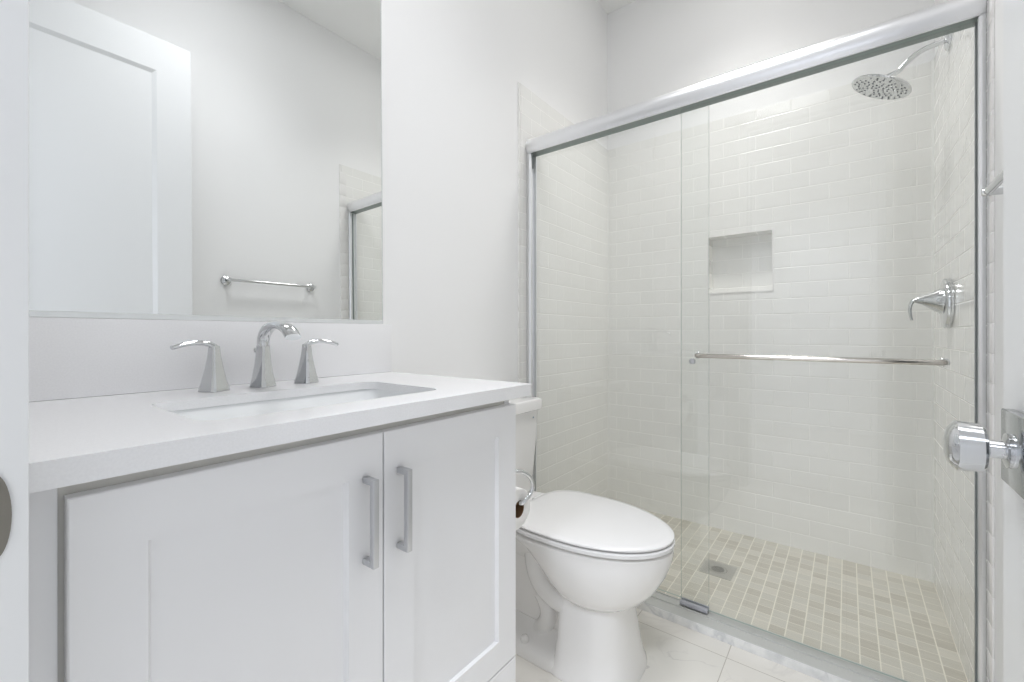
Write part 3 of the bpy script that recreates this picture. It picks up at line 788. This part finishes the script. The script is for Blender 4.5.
obj('tank', bm, M['porcelain'], tl, tl, smooth=40)
bm = BM()
loft(bm, [tk(.016, .203, .190, .7100, .026), tk(.013, .208, .194, .7130, .026), tk(.013, .208, .194, .742, .026), tk(.016, .205, .191, .749, .026), tk(.022, .199, .185, .752, .026)])
obj('tank_lid', bm, M['porcelain'], tl, tl, smooth=40)
bm = BM(); lathe(bm, [(0, .0035), (.0012, .0033)], (TX0 + .1945, TY + .135, .683), (1, 0, 0), 16)
label(obj('emblem', bm, M['badge'], tl, tl), 'tiny blue mark on the tank front')

# ------------------------------------------------------------------ toilet paper holder and roll (on the vanity side)
PX, PY, PZ = -0.655, .884, .560
ph = thing('toilet_paper_holder', 'chrome hooked toilet paper holder fixed to the vanity side beside the toilet', 'paper holder', (-.70, VR, .655))
bm = BM(); lathe(bm, [(.0005, .021), (.006, .021), (.009, .016), (.012, .010)], (-.69, VR, .655), (0, 1, 0), 28); obj('mount', bm, M['chrome'], ph, ph)
bm = BM()
arc = [(-.69, VR + .008, .655), (-.672, VR + .016, .657)] + bez((-.655, VR + .024, .660), (-.634, PY + .022, .664), (-.634, PY + .060, .603), (-.643, PY + .010, PZ + .022), 18) + bez((-.645, PY + .005, PZ + .018), (-.650, PY, PZ + .0145), (-.66, PY, PZ + .0139), (-.675, PY, PZ + .0139), 6) + [(-.745, PY, PZ + .0139)]
sweep(bm, arc, .0056, 12); obj('arm', bm, M['chrome'], ph, ph)
tp = thing('toilet_paper_roll', 'white toilet paper roll with a brown core on the chrome holder', 'toilet paper', (PX - .05, PY, PZ))
bm = BM()
ro, ri, Lr = .050, .0215, .095
n = 48
rings = []
for x_, r in ((PX, ri), (PX + .0005, ri + .004), (PX + .0005, ro - .003), (PX - .002, ro), (PX - Lr + .002, ro), (PX - Lr, ro - .003), (PX - Lr, ri)):
    rings.append([Vector((x_, PY + r * math.cos(2 * math.pi * j / n), PZ + r * math.sin(2 * math.pi * j / n))) for j in range(n)])
rings.append(rings[0])
loft(bm, rings, cap=False); bmesh.ops.remove_doubles(bm, verts=bm.verts[:], dist=1e-6)
obj('paper', bm, M['paper'], tp, tp, smooth=40)
bm = BM(); rings = []
for x_, r in ((PX - .0005, ri - .0002), (PX - .0005, ri - .0016), (PX - Lr + .0005, ri - .0016), (PX - Lr + .0005, ri - .0002)):
    rings.append([Vector((x_, PY + r * math.cos(2 * math.pi * j / n), PZ + r * math.sin(2 * math.pi * j / n))) for j in range(n)])
rings.append(rings[0]); loft(bm, rings, cap=False); bmesh.ops.remove_doubles(bm, verts=bm.verts[:], dist=1e-6)
label(obj('core', bm, M['card'], tp, tp, smooth=40), 'brown cardboard core')

# ================================================================== TOWEL BAR on the right wall
BX, BZ = PR - .046, 1.300
b0, b1 = .892, 1.338
tw = thing('towel_bar', 'chrome towel bar mounted on the painted right wall beyond the open door', 'towel bar', (PR, (b0 + b1) / 2, BZ))
bm = BM(); sweep(bm, [(BX, b0 - .004, BZ), (BX, b1 + .004, BZ)], .0075, 18); obj('bar', bm, M['chrome'], tw, tw)
for yy in (b0, b1):
    bm = BM(); lathe(bm, [(.0005, .024), (.005, .024), (.010, .019), (.013, .010), (.040, .0085), (.050, .0090), (.0545, .0075), (.055, .001)], (PR, yy, BZ), (-1, 0, 0), 28)
    obj('post', bm, M['chrome'], tw, tw)

# ================================================================== OPEN DOOR
DXF, DTH = 0.1347, .0345
dY0, dY1 = .048, .704
door = bpy.data.objects.new('door_1', None); COL.objects.link(door); door.location = (DXF + DTH, dY0, 0.008); door['kind'] = 'structure'
bm = BM()
st, rl = .128, .146
zb, zt_ = .010, DOOR_TOP - .006
def dring(ya, yb2, za, zb2, x): return [Vector((x, ya, za)), Vector((x, yb2, za)), Vector((x, yb2, zb2)), Vector((x, ya, zb2))]
e = .0015; xa, xb = DXF, DXF + DTH
loft(bm, [dring(dY0 + st + .016, dY1 - st - .016, zb + .2 + .016, zt_ - rl - .016, xb - .008), dring(dY0 + st, dY1 - st, zb + .2, zt_ - rl, xb), dring(dY0 + e, dY1 - e, zb + e, zt_ - e, xb), dring(dY0, dY1, zb, zt_, xb - e), dring(dY0, dY1, zb, zt_, xa + e),
          dring(dY0 + e, dY1 - e, zb + e, zt_ - e, xa), dring(dY0 + st, dY1 - st, zb + .2, zt_ - rl, xa), dring(dY0 + st + .016, dY1 - st - .016, zb + .2 + .016, zt_ - rl - .016, xa + .008)])
dleaf = obj('door_leaf', bm, M['trim'], door, door, smooth=15)
KY, KZ = .620, .890
bm = BM(); box(bm, (DXF - .0105, KY - .037, KZ - .036), (DXF - .0003, KY + .037, KZ + .036), .0012)
rose = obj('rose_plate', bm, M['chrome_dark_refl'], door, door)
bm = BM()
lathe(bm, [(.0105, .0165), (.014, .0165), (.0155, .0115), (.016, .0085), (.0255, .0085), (.027, .013), (.0285, .0205), (.031, .0232), (.047, .0245), (.0485, .0245), (.0500, .0225), (.0515, .0215), (.0545, .017), (.0565, .010), (.0570, .001)], (DXF, KY, KZ), (-1, 0, 0), 48)
obj('door_knob', bm, M['chrome'], door, door, smooth=28)
bm = BM()
for z in (.22, 1.17, 2.12): lathe(bm, [(0, .006), (.09, .006)], (DXF + DTH + .0065, dY0 - .0005, z), (0, 0, 1), 14)
obj('hinge', bm, M['chrome_pull'], door, door)
